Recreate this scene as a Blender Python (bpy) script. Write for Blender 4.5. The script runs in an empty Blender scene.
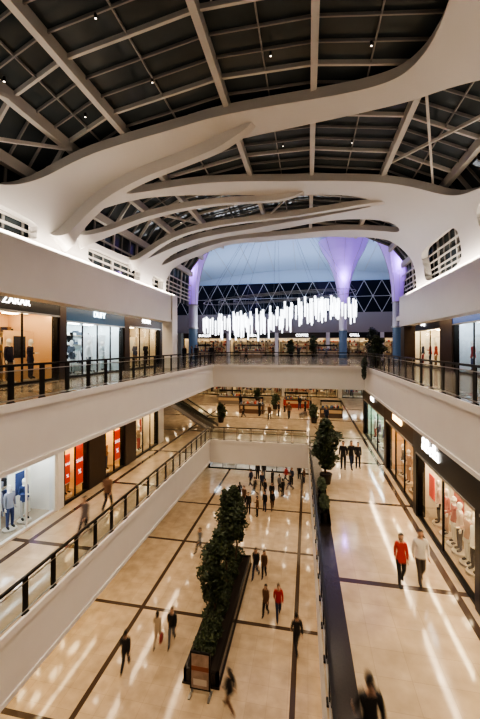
import bpy, bmesh, math, random
from mathutils import Vector, Matrix
R=random.Random(7)
COL=bpy.context.scene.collection
sc=bpy.context.scene
ZU,ZM,ZG=0.0,-6.2,-12.4

# ------------------------------------------------------------ materials
def mat(name,col,rough=.5,metal=0,emi=None,es=0,spec=.5):
    m=bpy.data.materials.new(name);m.use_nodes=True
    b=m.node_tree.nodes["Principled BSDF"]
    b.inputs["Base Color"].default_value=(*col,1);b.inputs["Roughness"].default_value=rough
    b.inputs["Metallic"].default_value=metal;b.inputs["Specular IOR Level"].default_value=spec
    if emi: b.inputs["Emission Color"].default_value=(*emi,1);b.inputs["Emission Strength"].default_value=es
    return m
def noisy(name,c1,c2,scale=3,rough=.5,bump=0,contrast=1):
    m=mat(name,c1,rough);nt=m.node_tree;b=nt.nodes["Principled BSDF"]
    n=nt.nodes.new("ShaderNodeTexNoise");n.inputs["Scale"].default_value=scale;n.inputs["Detail"].default_value=5
    tc=nt.nodes.new("ShaderNodeTexCoord");nt.links.new(tc.outputs["Object"],n.inputs["Vector"])
    r=nt.nodes.new("ShaderNodeMix");r.data_type='RGBA'
    r.inputs["A"].default_value=(*c1,1);r.inputs["B"].default_value=(*c2,1)
    nt.links.new(n.outputs["Fac"],r.inputs["Factor"]);nt.links.new(r.outputs["Result"],b.inputs["Base Color"])
    if bump:
        bp=nt.nodes.new("ShaderNodeBump");bp.inputs["Strength"].default_value=bump
        nt.links.new(n.outputs["Fac"],bp.inputs["Height"]);nt.links.new(bp.outputs["Normal"],b.inputs["Normal"])
    return m
def glassmat(name,tint=(.9,.95,.95)):
    m=bpy.data.materials.new(name);m.use_nodes=True;nt=m.node_tree;nt.nodes.clear()
    o=nt.nodes.new("ShaderNodeOutputMaterial");t=nt.nodes.new("ShaderNodeBsdfTransparent");g=nt.nodes.new("ShaderNodeBsdfGlossy")
    t.inputs["Color"].default_value=(*tint,1);g.inputs["Roughness"].default_value=.03
    fr=nt.nodes.new("ShaderNodeFresnel");fr.inputs["IOR"].default_value=1.4
    mx=nt.nodes.new("ShaderNodeMixShader");nt.links.new(fr.outputs[0],mx.inputs[0])
    nt.links.new(t.outputs[0],mx.inputs[1]);nt.links.new(g.outputs[0],mx.inputs[2]);nt.links.new(mx.outputs[0],o.inputs[0])
    return m
def floormat(name,c1,c2,band,ybands,xbands,rough=.16):
    m=mat(name,c1,rough);nt=m.node_tree;b=nt.nodes["Principled BSDF"];L=nt.links.new
    tc=nt.nodes.new("ShaderNodeTexCoord")
    br=nt.nodes.new("ShaderNodeTexBrick");br.offset=0;br.inputs["Scale"].default_value=1
    br.inputs["Brick Width"].default_value=.8;br.inputs["Row Height"].default_value=.8;br.inputs["Mortar Size"].default_value=.006
    br.inputs["Color1"].default_value=(*c1,1);br.inputs["Color2"].default_value=(*c2,1);br.inputs["Mortar"].default_value=(*[c*.75 for c in c1],1)
    L(tc.outputs["Object"],br.inputs["Vector"])
    nz=nt.nodes.new("ShaderNodeTexNoise");nz.inputs["Scale"].default_value=1.7;nz.inputs["Detail"].default_value=6;L(tc.outputs["Object"],nz.inputs["Vector"])
    mul=nt.nodes.new("ShaderNodeMix");mul.data_type='RGBA';mul.blend_type='MULTIPLY';mul.inputs["Factor"].default_value=.5
    L(br.outputs["Color"],mul.inputs["A"]);L(nz.outputs["Fac"],mul.inputs["B"])
    sp=nt.nodes.new("ShaderNodeSeparateXYZ");L(tc.outputs["Object"],sp.inputs[0])
    cur=None
    def cmp(src,v,w):
        nonlocal cur
        c=nt.nodes.new("ShaderNodeMath");c.operation='COMPARE';L(src,c.inputs[0]);c.inputs[1].default_value=v;c.inputs[2].default_value=w
        if cur is None: cur=c.outputs[0]
        else:
            a=nt.nodes.new("ShaderNodeMath");a.operation='MAXIMUM';L(cur,a.inputs[0]);L(c.outputs[0],a.inputs[1]);cur=a.outputs[0]
    for y in ybands: cmp(sp.outputs["Y"],y,.11)
    for x in xbands: cmp(sp.outputs["X"],x,.11)
    f=nt.nodes.new("ShaderNodeMix");f.data_type='RGBA';L(cur,f.inputs["Factor"]);L(mul.outputs["Result"],f.inputs["A"]);f.inputs["B"].default_value=(*band,1)
    L(f.outputs["Result"],b.inputs["Base Color"])
    return m

WHITE=noisy("white_plaster",(.76,.73,.70),(.70,.67,.64),1.2,.45)
SHELL=noisy("white_shell_paint",(.76,.74,.71),(.72,.70,.67),.8,.4)
CEIL=mat("soffit_white",(.80,.77,.72),.6)
DARK=mat("dark_bronze_metal",(.02,.018,.016),.35,.6)
BLACK=mat("black_sign_panel",(.012,.012,.014),.3)
BROWN=noisy("dark_wood_cladding",(.06,.035,.022),(.035,.02,.013),4,.4)
STEEL=mat("brushed_steel",(.45,.44,.42),.3,.9)
GLASS=glassmat("clear_glass")
RAILG=glassmat("rail_glass",(.66,.70,.69))
ROOFG=noisy("night_roof_glass",(.025,.038,.046),(.10,.12,.13),.45,.04)  # lighter mottling paints reflections into the dark glass colour
MULL=mat("mullion_grey",(.30,.29,.28),.5)
MULLW=mat("mullion_white",(.62,.60,.57),.5)
FG=floormat("marble_ground",(.66,.52,.37),(.60,.47,.33),(.08,.055,.04),[5.5,11.5,17.5,24,30],[-8.75,-.6],rough=.10)
FM=floormat("marble_middle",(.62,.50,.37),(.56,.45,.32),(.07,.05,.04),[6,12.2,18.4,24.6,31,38,45],[-11.0,4.6],rough=.09)
FU=floormat("marble_upper",(.56,.45,.34),(.50,.40,.30),(.06,.04,.03),[5,11,17,23,29,35,41,47,53],[-11.2,8.2],rough=.15)
GRAN=noisy("dark_granite",(.02,.016,.014),(.05,.04,.035),30,.2)
WARMP=mat("warm_light_panel",(1,1,1),.5,0,(1,.80,.55),9)
LEDW=mat("downlight_lens",(1,1,1),.5,0,(1,.82,.6),30)
LEDS=mat("small_lamp_lens",(1,1,1),.5,0,(1,.85,.7),5)
SKIN=mat("skin",(.50,.30,.20),.5);LEAF=mat("leaf_green",(.05,.07,.028),.45);LEAF2=mat("leaf_dark",(.024,.040,.019),.5)
BARK=noisy("bark",(.10,.07,.045),(.05,.035,.025),12,.8);SOIL=mat("soil",(.03,.02,.015),.9)
HAIRM=mat("hair",(.02,.013,.01),.4)
MANN=mat("mannequin_white",(.75,.72,.68),.35)
_c={}
def cm(c,rough=.7):
    k=tuple(round(x,3) for x in c)
    if k not in _c:_c[k]=mat("cloth_%02x%02x%02x"%tuple(int(x*255) for x in k),c,rough)
    return _c[k]

# ------------------------------------------------------------ mesh builder
class MB:
    def __init__(s): s.v=[];s.f=[];s.m=[];s.mats=[]
    def mi(s,m):
        if m not in s.mats:s.mats.append(m)
        return s.mats.index(m)
    def add(s,vs,fs,m):
        o=len(s.v);s.v+=[tuple(v) for v in vs];k=s.mi(m)
        for f in fs:s.f.append(tuple(i+o for i in f));s.m.append(k)
    def box(s,x0,x1,y0,y1,z0,z1,m):
        vs=[(x,y,z) for z in(z0,z1) for y in(y0,y1) for x in(x0,x1)]
        s.add(vs,[(0,2,3,1),(4,5,7,6),(0,1,5,4),(2,6,7,3),(0,4,6,2),(1,3,7,5)],m)
    def limb(s,a,b,r1,r2,m,n=8,caps=True):
        a=Vector(a);b=Vector(b);d=(b-a)
        if d.length<1e-6:return
        d.normalize();u=d.orthogonal().normalized();w=d.cross(u)
        vs=[a+(u*math.cos(t)+w*math.sin(t))*r1 for t in [2*math.pi*i/n for i in range(n)]]
        vs+=[b+(u*math.cos(t)+w*math.sin(t))*r2 for t in [2*math.pi*i/n for i in range(n)]]
        fs=[(i,(i+1)%n,n+(i+1)%n,n+i) for i in range(n)]
        if caps: fs+=[tuple(range(n-1,-1,-1)),tuple(range(n,2*n))]
        s.add(vs,fs,m)
    def bar(s,a,b,w,h,m):
        a=Vector(a);b=Vector(b);d=(b-a).normalized();up=Vector((0,0,1))
        if abs(d.z)>.95: up=Vector((0,1,0))
        sd=d.cross(up).normalized()*w/2;u=sd.cross(d).normalized()*h/2
        vs=[p+i*sd+j*u for p in(a,b) for i,j in((-1,-1),(1,-1),(1,1),(-1,1))]
        s.add(vs,[(0,1,2,3),(7,6,5,4),(0,4,5,1),(1,5,6,2),(2,6,7,3),(3,7,4,0)],m)
    def sphere(s,c,r,m,n=12,k=8,fn=None):
        vs=[];fs=[]
        for j in range(k+1):
            ph=math.pi*j/k
            for i in range(n):
                t=2*math.pi*i/n
                p=Vector((math.sin(ph)*math.cos(t)*r[0],math.sin(ph)*math.sin(t)*r[1],math.cos(ph)*r[2]))
                if fn:p=fn(p)
                vs.append(p+Vector(c))
        for j in range(k):
            for i in range(n):
                fs.append((j*n+i,(j+1)*n+i,(j+1)*n+(i+1)%n,j*n+(i+1)%n))
        s.add(vs,fs,m)
    def mesh(s,name,smooth=None):
        me=bpy.data.meshes.new(name);me.from_pydata(s.v,[],s.f)
        for m in s.mats:me.materials.append(m)
        me.polygons.foreach_set("material_index",s.m)
        me.update()
        if smooth:
            for p in me.polygons:p.use_smooth=True
            try: me.set_sharp_from_angle(angle=math.radians(smooth))
            except Exception: pass
        return me
    def obj(s,name,parent=None,loc=(0,0,0),rot=0,smooth=None):
        return link(name,s.mesh(name,smooth),parent,loc,rot)
def link(name,me,parent=None,loc=(0,0,0),rot=0):
    o=bpy.data.objects.new(name,me);COL.objects.link(o);o.location=loc;o.rotation_euler=(0,0,rot)
    if parent:o.parent=parent
    return o
def empty(name,loc,rot=0):
    e=bpy.data.objects.new(name,None);COL.objects.link(e);e.location=loc;e.rotation_euler=(0,0,rot);e.empty_display_size=.3
    return e
def text(body,size,m,parent,loc,ext=.02,flip=math.pi,name="sign_letters"):
    c=bpy.data.curves.new(name,'FONT');c.body=body;c.size=size;c.extrude=ext;c.align_x='CENTER';c.align_y='CENTER'
    c.materials.append(m);o=bpy.data.objects.new(name,c);COL.objects.link(o);o.parent=parent;o.location=loc
    o.rotation_euler=(math.pi/2,0,flip);return o

# ------------------------------------------------------------ slabs / shell of the building
XL,XR=-8.05,4.44
SL,SR=-12.0,9.0
ML,MR=-11.8,5.0
YE=29.2
def xm(y): return .45-(y-5)*.018
b=MB()
b.box(-24,20,-6,56,ZG-.3,ZG,FG); b.obj("floor_ground")
b=MB()
def poly_slab(b,pts,z0,z1,mt,ms,mbm):
    n=len(pts);vs=[(x,y,z0) for x,y in pts]+[(x,y,z1) for x,y in pts]
    b.add(vs,[tuple(range(n,2*n))],mt)
    b.add(vs,[tuple(range(n-1,-1,-1))],mbm)
    b.add(vs,[(i,(i+1)%n,n+(i+1)%n,n+i) for i in range(n)],ms)
TH=1.85
poly_slab(b,[(-24,-6),(XL,-6),(XL,28.2),(-24,28.2)],ZM-TH,ZM,FM,WHITE,CEIL)
poly_slab(b,[(xm(-6),-6),(20,-6),(20,28.2),(xm(28.2),28.2)],ZM-TH,ZM,FM,WHITE,CEIL)
poly_slab(b,[(-24,28.2),(20,28.2),(20,56),(-24,56)],ZM-TH,ZM,FM,WHITE,CEIL)
b.obj("floor_middle")
b=MB()
poly_slab(b,[(-24,-6),(XL,-6),(XL,YE),(-24,YE)],-TH,ZU,FU,WHITE,CEIL)
poly_slab(b,[(XR,-6),(20,-6),(20,YE),(XR,YE)],-TH,ZU,FU,WHITE,CEIL)
poly_slab(b,[(-24,YE),(20,YE),(20,64),(-24,64)],-TH,ZU,FU,WHITE,CEIL)
poly_slab(b,[(XL,-6),(XR,-6),(XR,.15),(XL,.15)],-TH,ZU,FU,WHITE,CEIL)
b.obj("floor_upper")
b=MB()
vs=[(xm(4)+.12,4,ZM+.005),(xm(4)+.72,4,ZM+.005),(xm(28)+.72,28,ZM+.005),(xm(28)+.12,28,ZM+.005)]
b.add(vs,[(0,1,2,3)],GRAN);b.obj("trim_granite_strip")
b=MB()
for z in (ZU,ZM):
    x1=XL;b.box(x1-.02,x1+.07,.2 if z==ZU else -6,28.2 if z==ZM else YE,z-.16,z+.06,WHITE)
    b.box(x1-.02,x1+.05,-6 if z==ZM else .2,28.2 if z==ZM else YE,z-TH-.02,z-TH+.12,WHITE)
b.box(XR-.07,XR+.02,.2,YE,-.16,.06,WHITE);b.box(XR-.05,XR+.02,.2,YE,-TH-.02,-TH+.12,WHITE)
b.box(XL,XR,YE-.07,YE+.02,-.16,.06,WHITE);b.box(XL,.04,28.13,28.22,ZM-.16,ZM+.06,WHITE)
b.obj("trim_fascia_lip")

# ------------------------------------------------------------ railings
def railing(name,pa,pb,z,sp=1.15):
    b=MB()
    a=Vector((*pa,z));c=Vector((*pb,z));L=(c-a).length;d=(c-a)/L;n=max(1,round(L/sp))
    b.bar(a+Vector((0,0,1.08)),c+Vector((0,0,1.08)),.085,.065,DARK)
    b.bar(a+Vector((0,0,.93)),c+Vector((0,0,.93)),.03,.03,STEEL)
    b.bar(a+Vector((0,0,.11)),c+Vector((0,0,.11)),.04,.04,STEEL)
    for i in range(n+1):
        p=a+d*(L*i/n)
        for o in(-.05,.05):
            q=p+d*o
            b.bar(q+Vector((0,0,-.02)),q+Vector((0,0,1.06)),.026,.10,DARK)
        b.bar(p+Vector((0,0,.03))-d*.09,p+Vector((0,0,.03))+d*.09,.13,.06,DARK)
        if i<n:
            q=a+d*(L*(i+1)/n);g0=p+d*.09;g1=q-d*.09
            b.add([g0+Vector((0,0,.13)),g1+Vector((0,0,.13)),g1+Vector((0,0,.91)),g0+Vector((0,0,.91))],[(0,1,2,3)],RAILG)
    return b.obj(name)
GR="glass_railing"
railing(GR,(XL-.06,.2),(XL-.06,YE+.06),ZU+.02);railing(GR,(XL+.1,YE+.06),(XR-.1,YE+.06),ZU+.02);railing(GR,(XR+.06,YE+.06),(XR+.06,.2),ZU+.02)
railing(GR,(XL-.06,-6),(XL-.06,28.26),ZM+.02);railing(GR,(XL+.1,28.26),(-.1,28.26),ZM+.02)
ys=[-6+34.2*i/8 for i in range(9)]
for y0,y1 in zip(ys[:-1],ys[1:]): railing(GR,(xm(y0)+.06,y0),(xm(y1)+.06,y1),ZM+.02)
railing(GR,(XL+.1,.08),(XR-.1,.08),ZU+.02)

# ------------------------------------------------------------ vaulted roof
A=8.85;XC=-1.45;Z0=5.4;H=5.6;NN=2.6
tab=[];LL=0;prev=None
for i in range(0,4001):
    t=math.pi*i/4000;c,s=math.cos(t),math.sin(t)
    x=XC-A*math.copysign(abs(c)**(2/NN),c);z=Z0+H*abs(s)**(2/NN)
    if prev:LL+=math.hypot(x-prev[0],z-prev[1])
    prev=(x,z);tab.append((LL,x,z))
import bisect
keys=[t[0] for t in tab]
def arch(p):
    p=max(0,min(LL-1e-6,p));i=min(len(tab)-2,max(0,bisect.bisect_right(keys,p)-1))
    a,c=tab[i],tab[i+1];f=(p-a[0])/max(1e-9,c[0]-a[0])
    return a[1]+f*(c[1]-a[1]),a[2]+f*(c[2]-a[2])
def vp(p,y,off=0):
    x,z=arch(p);x0,z0=arch(p-.15);x1,z1=arch(p+.15)
    tx,tz=x1-x0,z1-z0;l=math.hypot(tx,tz) or 1
    return (x-tz/l*off, y, z+tx/l*off)
def chaikin(P,it=3,closed=True):
    for _ in range(it):
        Q=[];n=len(P)
        for i in range(n if closed else n-1):
            a=P[i];c=P[(i+1)%n]
            Q+=[(a[0]*.75+c[0]*.25,a[1]*.75+c[1]*.25),(a[0]*.25+c[0]*.75,a[1]*.25+c[1]*.75)]
        if not closed:Q=[P[0]]+Q+[P[-1]]
        P=Q
    return P
holes=[
 [(1.5,-3),(1.5,3),(1.5,9.5),(2.0,10.8),(3.2,12.1),(6.8,13.9),(10.6,13.7),(14.3,13.5),(16.3,12.8),(17.0,11.6),(17.1,10.1),(16.9,8.5),(16.5,3),(16.5,-3),(12,-3),(6,-3)],
 [(18.6,-3),(18.6,4),(19.2,8.4),(20.0,9.2),(21.2,8.4),(21.4,4),(21.4,-3)],
 [(4.0,14.9),(6.1,16.0),(10.6,15.5),(14.4,14.9),(16.9,13.8),(18.2,12.5),(19.4,11.4),(21.0,11.6),(21.6,13.4),(21.3,15.9),(20.6,18.2),(18.3,19.6),(14.7,20.4),(10.0,19.6),(6.2,18.0),(4.2,16.2)],
 [(1.3,14.6),(2.2,14.2),(3.4,15.9),(7.1,20.0),(10,21.4),(13.0,22.1),(17.5,22.0),(17.6,23.0),(15.0,25.6),(11,27.0),(8.0,27.4),(4.5,25.0),(1.9,21.3),(1.4,19.1),(1.3,16.5)],
 [(1.7,23.0),(2.4,23.2),(5,26.6),(8.6,28.4),(11.2,28.4),(17.1,25.6),(19.3,24.0),(20.0,25.0),(17.4,27.8),(13,29.6),(9.5,29.8),(4.6,27.6)],
]
def rrect(p0,p1,y0,y1): return [(p0,y0),(p0,(y0+y1)/2),(p0,y1),((p0+p1)/2,y1),(p1,y1),(p1,(y0+y1)/2),(p1,y0),((p0+p1)/2,y0)]
for y0,y1 in [(-3,3.5),(4,11.8),(15,20.3),(22,23.8)]: holes.append(rrect(.25,1.05,y0,y1))
for y0,y1 in [(-3,3.5),(4,10.8),(12.8,16.9),(18.9,24.4)]: holes.append(rrect(LL-2.3,LL-.3,y0,y1))
outer=[(0,-4),(0,10),(0,24.3),(1.1,24.3),(2.1,25.0),(4.3,28.3),(9.3,31.0),(13,31.0),(16.9,29.9),(19.6,27.2),(21.8,26.2),(LL,26.2),(LL,10),(LL,-4),(12,-4)]
cu=bpy.data.curves.new("shellcurve",'CURVE');cu.dimensions='2D';cu.fill_mode='BOTH'
def spl(P):
    s=cu.splines.new('POLY');s.points.add(len(P)-1)
    for q,p in zip(s.points,P):q.co=(p[0],p[1],0,1)
    s.use_cyclic_u=True
spl(outer)
for h in holes: spl(chaikin(h,3))
co=bpy.data.objects.new("shelltmp",cu);COL.objects.link(co)
dg=bpy.context.evaluated_depsgraph_get();me=bpy.data.meshes.new_from_object(co.evaluated_get(dg))
bpy.data.objects.remove(co)
bm=bmesh.new();bm.from_mesh(me)
bmesh.ops.remove_doubles(bm,verts=bm.verts,dist=1e-4)
k=.25
while k<LL:
    bmesh.ops.bisect_plane(bm,geom=bm.verts[:]+bm.edges[:]+bm.faces[:],plane_co=(k,0,0),plane_no=(1,0,0),dist=1e-5);k+=.4
for v in bm.verts: v.co=Vector(vp(v.co.x,v.co.y))
bmesh.ops.recalc_face_normals(bm,faces=bm.faces)
up=sum((f.normal.z*f.calc_area() for f in bm.faces))
if up<0: bmesh.ops.reverse_faces(bm,faces=bm.faces)
me=bpy.data.meshes.new("ceiling");bm.to_mesh(me);bm.free();me.materials.append(SHELL)
ceil=link("ceiling",me)
so=ceil.modifiers.new("thick",'SOLIDIFY');so.thickness=.42;so.offset=1
bv=ceil.modifiers.new("bev",'BEVEL');bv.width=.07;bv.segments=2;bv.limit_method='ANGLE';bv.angle_limit=math.radians(50)
for p in me.polygons:p.use_smooth=True
es=ceil.modifiers.new("es",'EDGE_SPLIT');es.split_angle=math.radians(35)

def strut(name,pts,w0,w1,wm,off=.02,th=.34):
    P=chaikin(pts,3,False)
    b=MB();n=len(P);rows=[]
    for i,(p,y) in enumerate(P):
        a=P[max(0,i-1)];c=P[min(n-1,i+1)];tx,ty=c[0]-a[0],c[1]-a[1];l=math.hypot(tx,ty) or 1
        f=i/(n-1);w=wm+(w0-wm)*max(0,1-f*4)**2+(w1-wm)*max(0,1-(1-f)*4)**2
        e=min(1,(1-f)*5+.05,f*8+.2);o2=off+.1*(1-e)
        nx,ny=-ty/l*w/2,tx/l*w/2
        rows.append([vp(p+nx,y+ny,o2),vp(p-nx,y-ny,o2),vp(p-nx*.7,y-ny*.7,off-th*e),vp(p+nx*.7,y+ny*.7,off-th*e)])
    vs=[v for r in rows for v in r];fs=[]
    for i in range(n-1):
        for j in range(4): fs.append((i*4+j,(i+1)*4+j,(i+1)*4+(j+1)%4,i*4+(j+1)%4))
    fs+=[(3,2,1,0),tuple((n-1)*4+j for j in range(4))]
    b.add(vs,fs,SHELL);return b.obj(name,smooth=40)
strut("roof_strut",[(.5,12.9),(2.2,14.1),(5.0,15.4),(8.0,15.8),(11.2,14.6)],1.3,.5,.62,th=.5)
strut("roof_strut",[(1.0,14.2),(2.6,17.0),(6,20.3),(10.5,22.0),(13.2,21.6)],1.0,.5,.5)
strut("roof_strut",[(1.0,19.0),(3,21.5),(7.5,24.9),(13,25.0),(18.0,22.0)],1.0,.5,.5)

nodes=[(0,.6),(2.6,.95),(4.1,1.0),(6.0,.75),(10.25,.65),(13.65,.65),(17.3,.7),(20.0,.95),(21.4,.95),(LL,.6)]
b=MB()
for (p0,o0),(p1,o1) in zip(nodes[:-1],nodes[1:]):
    b.add([vp(p0,-4,o0+.08),vp(p1,-4,o1+.08),vp(p1,31,o1+.08),vp(p0,31,o0+.08)],[(0,1,2,3)],ROOFG)
b.obj("window_skylight")
b=MB()
for p,o in nodes[1:-1]: b.bar(vp(p,-4,o-.12),vp(p,31,o-.12),.24,.42,MULLW)
for (p0,o0),(p1,o1) in zip(nodes[2:-3],nodes[3:-2]):
    A0=Vector(vp(p0,-4,o0));A1=Vector(vp(p1,-4,o1));q=A0.lerp(A1,.5);b.bar(q,q+Vector((0,35,0)),.05,.08,MULL)
for p in [.4,.7,1.0,1.3,1.7,LL-.5,LL-.8,LL-1.1,LL-1.5,LL-1.9]: b.bar(vp(p,-4,.5),vp(p,31,.5),.06,.1,MULLW)
y=-3.6;j=0
while y<31:
    big=(j%3==0)
    for (p0,o0),(p1,o1) in zip(nodes[:-1],nodes[1:]):
        b.bar(vp(p0,y,o0),vp(p1,y,o1),.10 if big else .05,.16 if big else .1,MULLW if big else MULL)
    y+=.9;j+=1
b.obj("window_skylight_frame")
b=MB()
for pa,ya,pb,yb in [(2.6,4,4.1,9.5),(2.6,9,4.1,12.5),(17.3,13,20,20),(20,12.5,17.3,19),(13.65,20.5,10.25,27),(4.1,19,6,25),(17.3,19.5,20,25)]:
    b.bar(vp(pa,ya,.55),vp(pb,yb,.55),.1,.12,MULLW)
b.obj("roof_brace")
b=MB();rr=random.Random(3)
for y in (6.3,9.0,11.7,17.1,22.5):
    for p in (4.9,8.1,11.9,15.4,18.6):
        q=Vector(vp(p+rr.uniform(-.5,.5),y,.5));b.limb(q,q-Vector((0,0,.14)),.04,.045,DARK,8);b.limb(q-Vector((0,0,.14)),q-Vector((0,0,.15)),.028,.028,LEDS,8)
b.obj("roof_spotlight_heads")

# cornices
b=MB()
b.box(-10.75,-10.0,-4,25.2,3.43,5.55,WHITE);b.box(SL-.3,-10.7,-4,25.2,3.95,4.3,CEIL)
b.box(-9.97,-9.94,-4,25.2,3.43,3.6,WHITE);b.obj("wall_left_cornice")
b=MB()
b.box(7.2,7.95,-4,30,3.2,5.55,WHITE);b.box(7.9,SR+.3,-4,34,3.9,4.3,CEIL);b.obj("wall_right_cornice")
b=MB()
b.box(-10.7,-9.9,24.6,25.6,0,5.5,WHITE);b.obj("pillar")
b=MB();b.box(7.3,8.1,29.0,30,0,5.5,BROWN);b.obj("pillar")

# ------------------------------------------------------------ human figures
def head_parts(b,c,skin,hair,long):
    x,y,z=c
    def fn(p):
        q=p.copy()
        if q.z<-.02:q.x*=1+q.z*2.2;q.y*=1+q.z*1.0
        return q
    b.sphere(c,(.076,.096,.118),skin,14,10,fn)
    b.limb((x,y+.085,z+.012),(x,y+.118,z-.022),.008,.015,skin,6)
    for s in(-1,1):
        b.sphere((x+s*.03,y+.085,z+.008),(.012,.008,.008),MANN,6,4);b.sphere((x+s*.03,y+.091,z+.008),(.006,.004,.006),HAIRM,6,4)
        b.sphere((x+s*.077,y,z-.005),(.011,.02,.03),skin,6,5)
        b.box(x+s*.03-.014,x+s*.03+.014,y+.084,y+.092,z+.026,z+.031,HAIRM)
    b.box(x-.022,x+.022,y+.08,y+.093,z-.058,z-.05,cm((.35,.10,.08)))
    def hf(p):
        q=p.copy()
        if q.y>.02 and q.z<.055: q.y=.02; q.z=max(q.z,-.02)
        if long and q.y<0 and q.z<0: q.z*=2.4;q.x*=.95
        return q
    b.sphere((x,y-.006,z+.014),(.086,.104,.122),hair,14,10,hf)
def hand(b,w,d,side,skin):
    w=Vector(w);d=Vector(d).normalized();f=Vector((0,1,0));f=(f-d*f.dot(d)).normalized();n=d.cross(f)
    P=w+d*.085
    vs=[w+f*s*.022+n*t*.013 for s,t in((-1,-1),(1,-1),(1,1),(-1,1))]+[P+f*s*.040+n*t*.011 for s,t in((-1,-1),(1,-1),(1,1),(-1,1))]
    b.add(vs,[(3,2,1,0),(4,5,6,7),(0,1,5,4),(1,2,6,5),(2,3,7,6),(3,0,4,7)],skin)
    inn=n*(-side) if (n.x*side>0) else n*side
    for i,(o,l) in enumerate([(.031,.068),(.011,.078),(-.010,.072),(-.030,.056)]):
        a=P+f*o-d*.006;m=a+d*l*.5+inn*.004;e=m+d*l*.42+inn*l*.3
        b.limb(a,m,.0095,.0085,skin,6);b.limb(m,e,.0085,.0065,skin,6)
    a=w+d*.03+f*.024;m=a+d*.03+f*.03;e=m+d*.032+f*.006+inn*.01
    b.limb(a,m,.012,.010,skin,6);b.limb(m,e,.010,.008,skin,6)
HC={}
def human(pose,sex,bare=False):
    key=(pose,sex,bare)
    if key in HC:return HC[key]
    w=.175 if sex=='m' else .150;hp=.085 if sex=='m' else .09
    J={'pel':((0,0,.95),(.155,.115)),'sp':((0,0,1.12),(.138 if sex=='m' else .118,.10)),'ch':((0,.0,1.32),(.165 if sex=='m' else .142,.115)),
       'nb':((0,-.005,1.45),(.075,.07)),'nt':((0,.01,1.53),(.05,.052))}
    for s,n in((1,'R'),(-1,'L')):
        J['sh'+n]=((s*w,0,1.405),(.068,.068))
        if pose in('walk','stroll'):
            q=1 if pose=='walk' else .6
            e=(s*(w+.035),-.10*q if s>0 else .05,1.14);h=(s*(w+.03),-.13*q if s>0 else .22*q,.90 if s>0 else .94)
        elif pose=='stand':
            e=(s*(w+.035),-.02,1.13);h=(s*(w+.045),.04,.88)
        else:
            e=(s*(w+.035),-.04,1.13);h=(s*(w+.045),.03,.88) if s<0 else (s*.10,.24,1.16)
        J['el'+n]=(e,(.052,.052));J['wr'+n]=(h,(.034,.034))
        J['hi'+n]=((s*hp,0,.88),(.10,.10))
        if pose in('walk','stroll'):
            q=1 if pose=='walk' else .6
            if s>0: k,a,t=(s*.08,.19*q,.52),(s*.075,.31*q,.11),(s*.08,.31*q+.14,.06)
            else: k,a,t=(s*.08,.04,.49),(s*.075,-.32*q,.11+.09*q),(s*.08,-.32*q+.09,.05)
        else: k,a,t=(s*.10,.02,.50),(s*.105,0,.09),(s*.13,.15,.04)
        J['kn'+n]=(k,(.068,.070));J['an'+n]=(a,(.050,.052));J['to'+n]=(t,(.045,.034))
    names=list(J);idx={n:i for i,n in enumerate(names)}
    E=[('pel','sp','t'),('sp','ch','t'),('ch','nb','t'),('nb','nt','s')]
    for n in'RL':E+=[('ch','sh'+n,'t'),('sh'+n,'el'+n,'t'),('el'+n,'wr'+n,'a'),('pel','hi'+n,'p'),('hi'+n,'kn'+n,'p'),('kn'+n,'an'+n,'p'),('an'+n,'to'+n,'f')]
    me=bpy.data.meshes.new("sk");me.from_pydata([J[n][0] for n in names],[(idx[a],idx[c]) for a,c,_ in E],[])
    o=bpy.data.objects.new("sk",me);COL.objects.link(o)
    md=o.modifiers.new("s",'SKIN')
    if not me.skin_vertices:
        bmm=bmesh.new();bmm.from_mesh(me);bmm.verts.layers.skin.verify();bmm.to_mesh(me);bmm.free()
    for i,n in enumerate(names):
        sv=me.skin_vertices[0].data[i];sv.radius=J[n][1];sv.use_root=(n=='pel')
    ss=o.modifiers.new("u",'SUBSURF');ss.levels=2;ss.render_levels=2
    dg=bpy.context.evaluated_depsgraph_get();bod=bpy.data.meshes.new_from_object(o.evaluated_get(dg))
    bpy.data.objects.remove(o)
    b=MB()
    slot=[MANN if bare else SKIN,bpy.data.materials.get("slot_top") or mat("slot_top",(.1,.1,.1)),bpy.data.materials.get("slot_pants") or mat("slot_pants",(.03,.03,.04)),HAIRM,bpy.data.materials.get("slot_shoe") or mat("slot_shoe",(.02,.02,.02))]
    for s in slot:b.mi(s)
    segs=[(Vector(J[a][0]),Vector(J[c][0]),l) for a,c,l in E]
    lab={'t':1,'a':1,'s':0,'p':2,'f':4}
    vs=[tuple(v.co) for v in bod.vertices];b.v+=vs
    for p in bod.polygons:
        c=p.center;best=9;bl='t'
        for a,d,l in segs:
            ab=d-a;t=max(0,min(1,(c-a).dot(ab)/ab.length_squared));dd=(c-(a+ab*t)).length
            if dd<best:best,bl=dd,l
        k=lab[bl]
        if k in(1,2) and abs(c.x)<.17 and c.z>.8: k=1 if c.z>.88 else 2
        b.f.append(tuple(p.vertices));b.m.append(k)
    n=20;hz=[(1.02,.150,.115),(.90,.165,.128),(.80,.172,.138)]
    rows=[]
    for z,rx,ry in hz:
        if sex=='m' and z<.85: z=.86
        rows.append([(rx*math.cos(2*math.pi*i/n),ry*math.sin(2*math.pi*i/n),z) for i in range(n)])
    o0=len(b.v);b.v+=[v for r in rows for v in r]
    for j in range(2):
        for i in range(n): b.f.append((o0+j*n+i,o0+(j+1)*n+i,o0+(j+1)*n+(i+1)%n,o0+j*n+(i+1)%n));b.m.append(1)
    b.limb((0,0,1.50),(0,.012,1.60),.052,.048,slot[0],10)
    head_parts(b,(0,.025,1.645),slot[0],slot[0] if bare else HAIRM,sex=='f')
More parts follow.
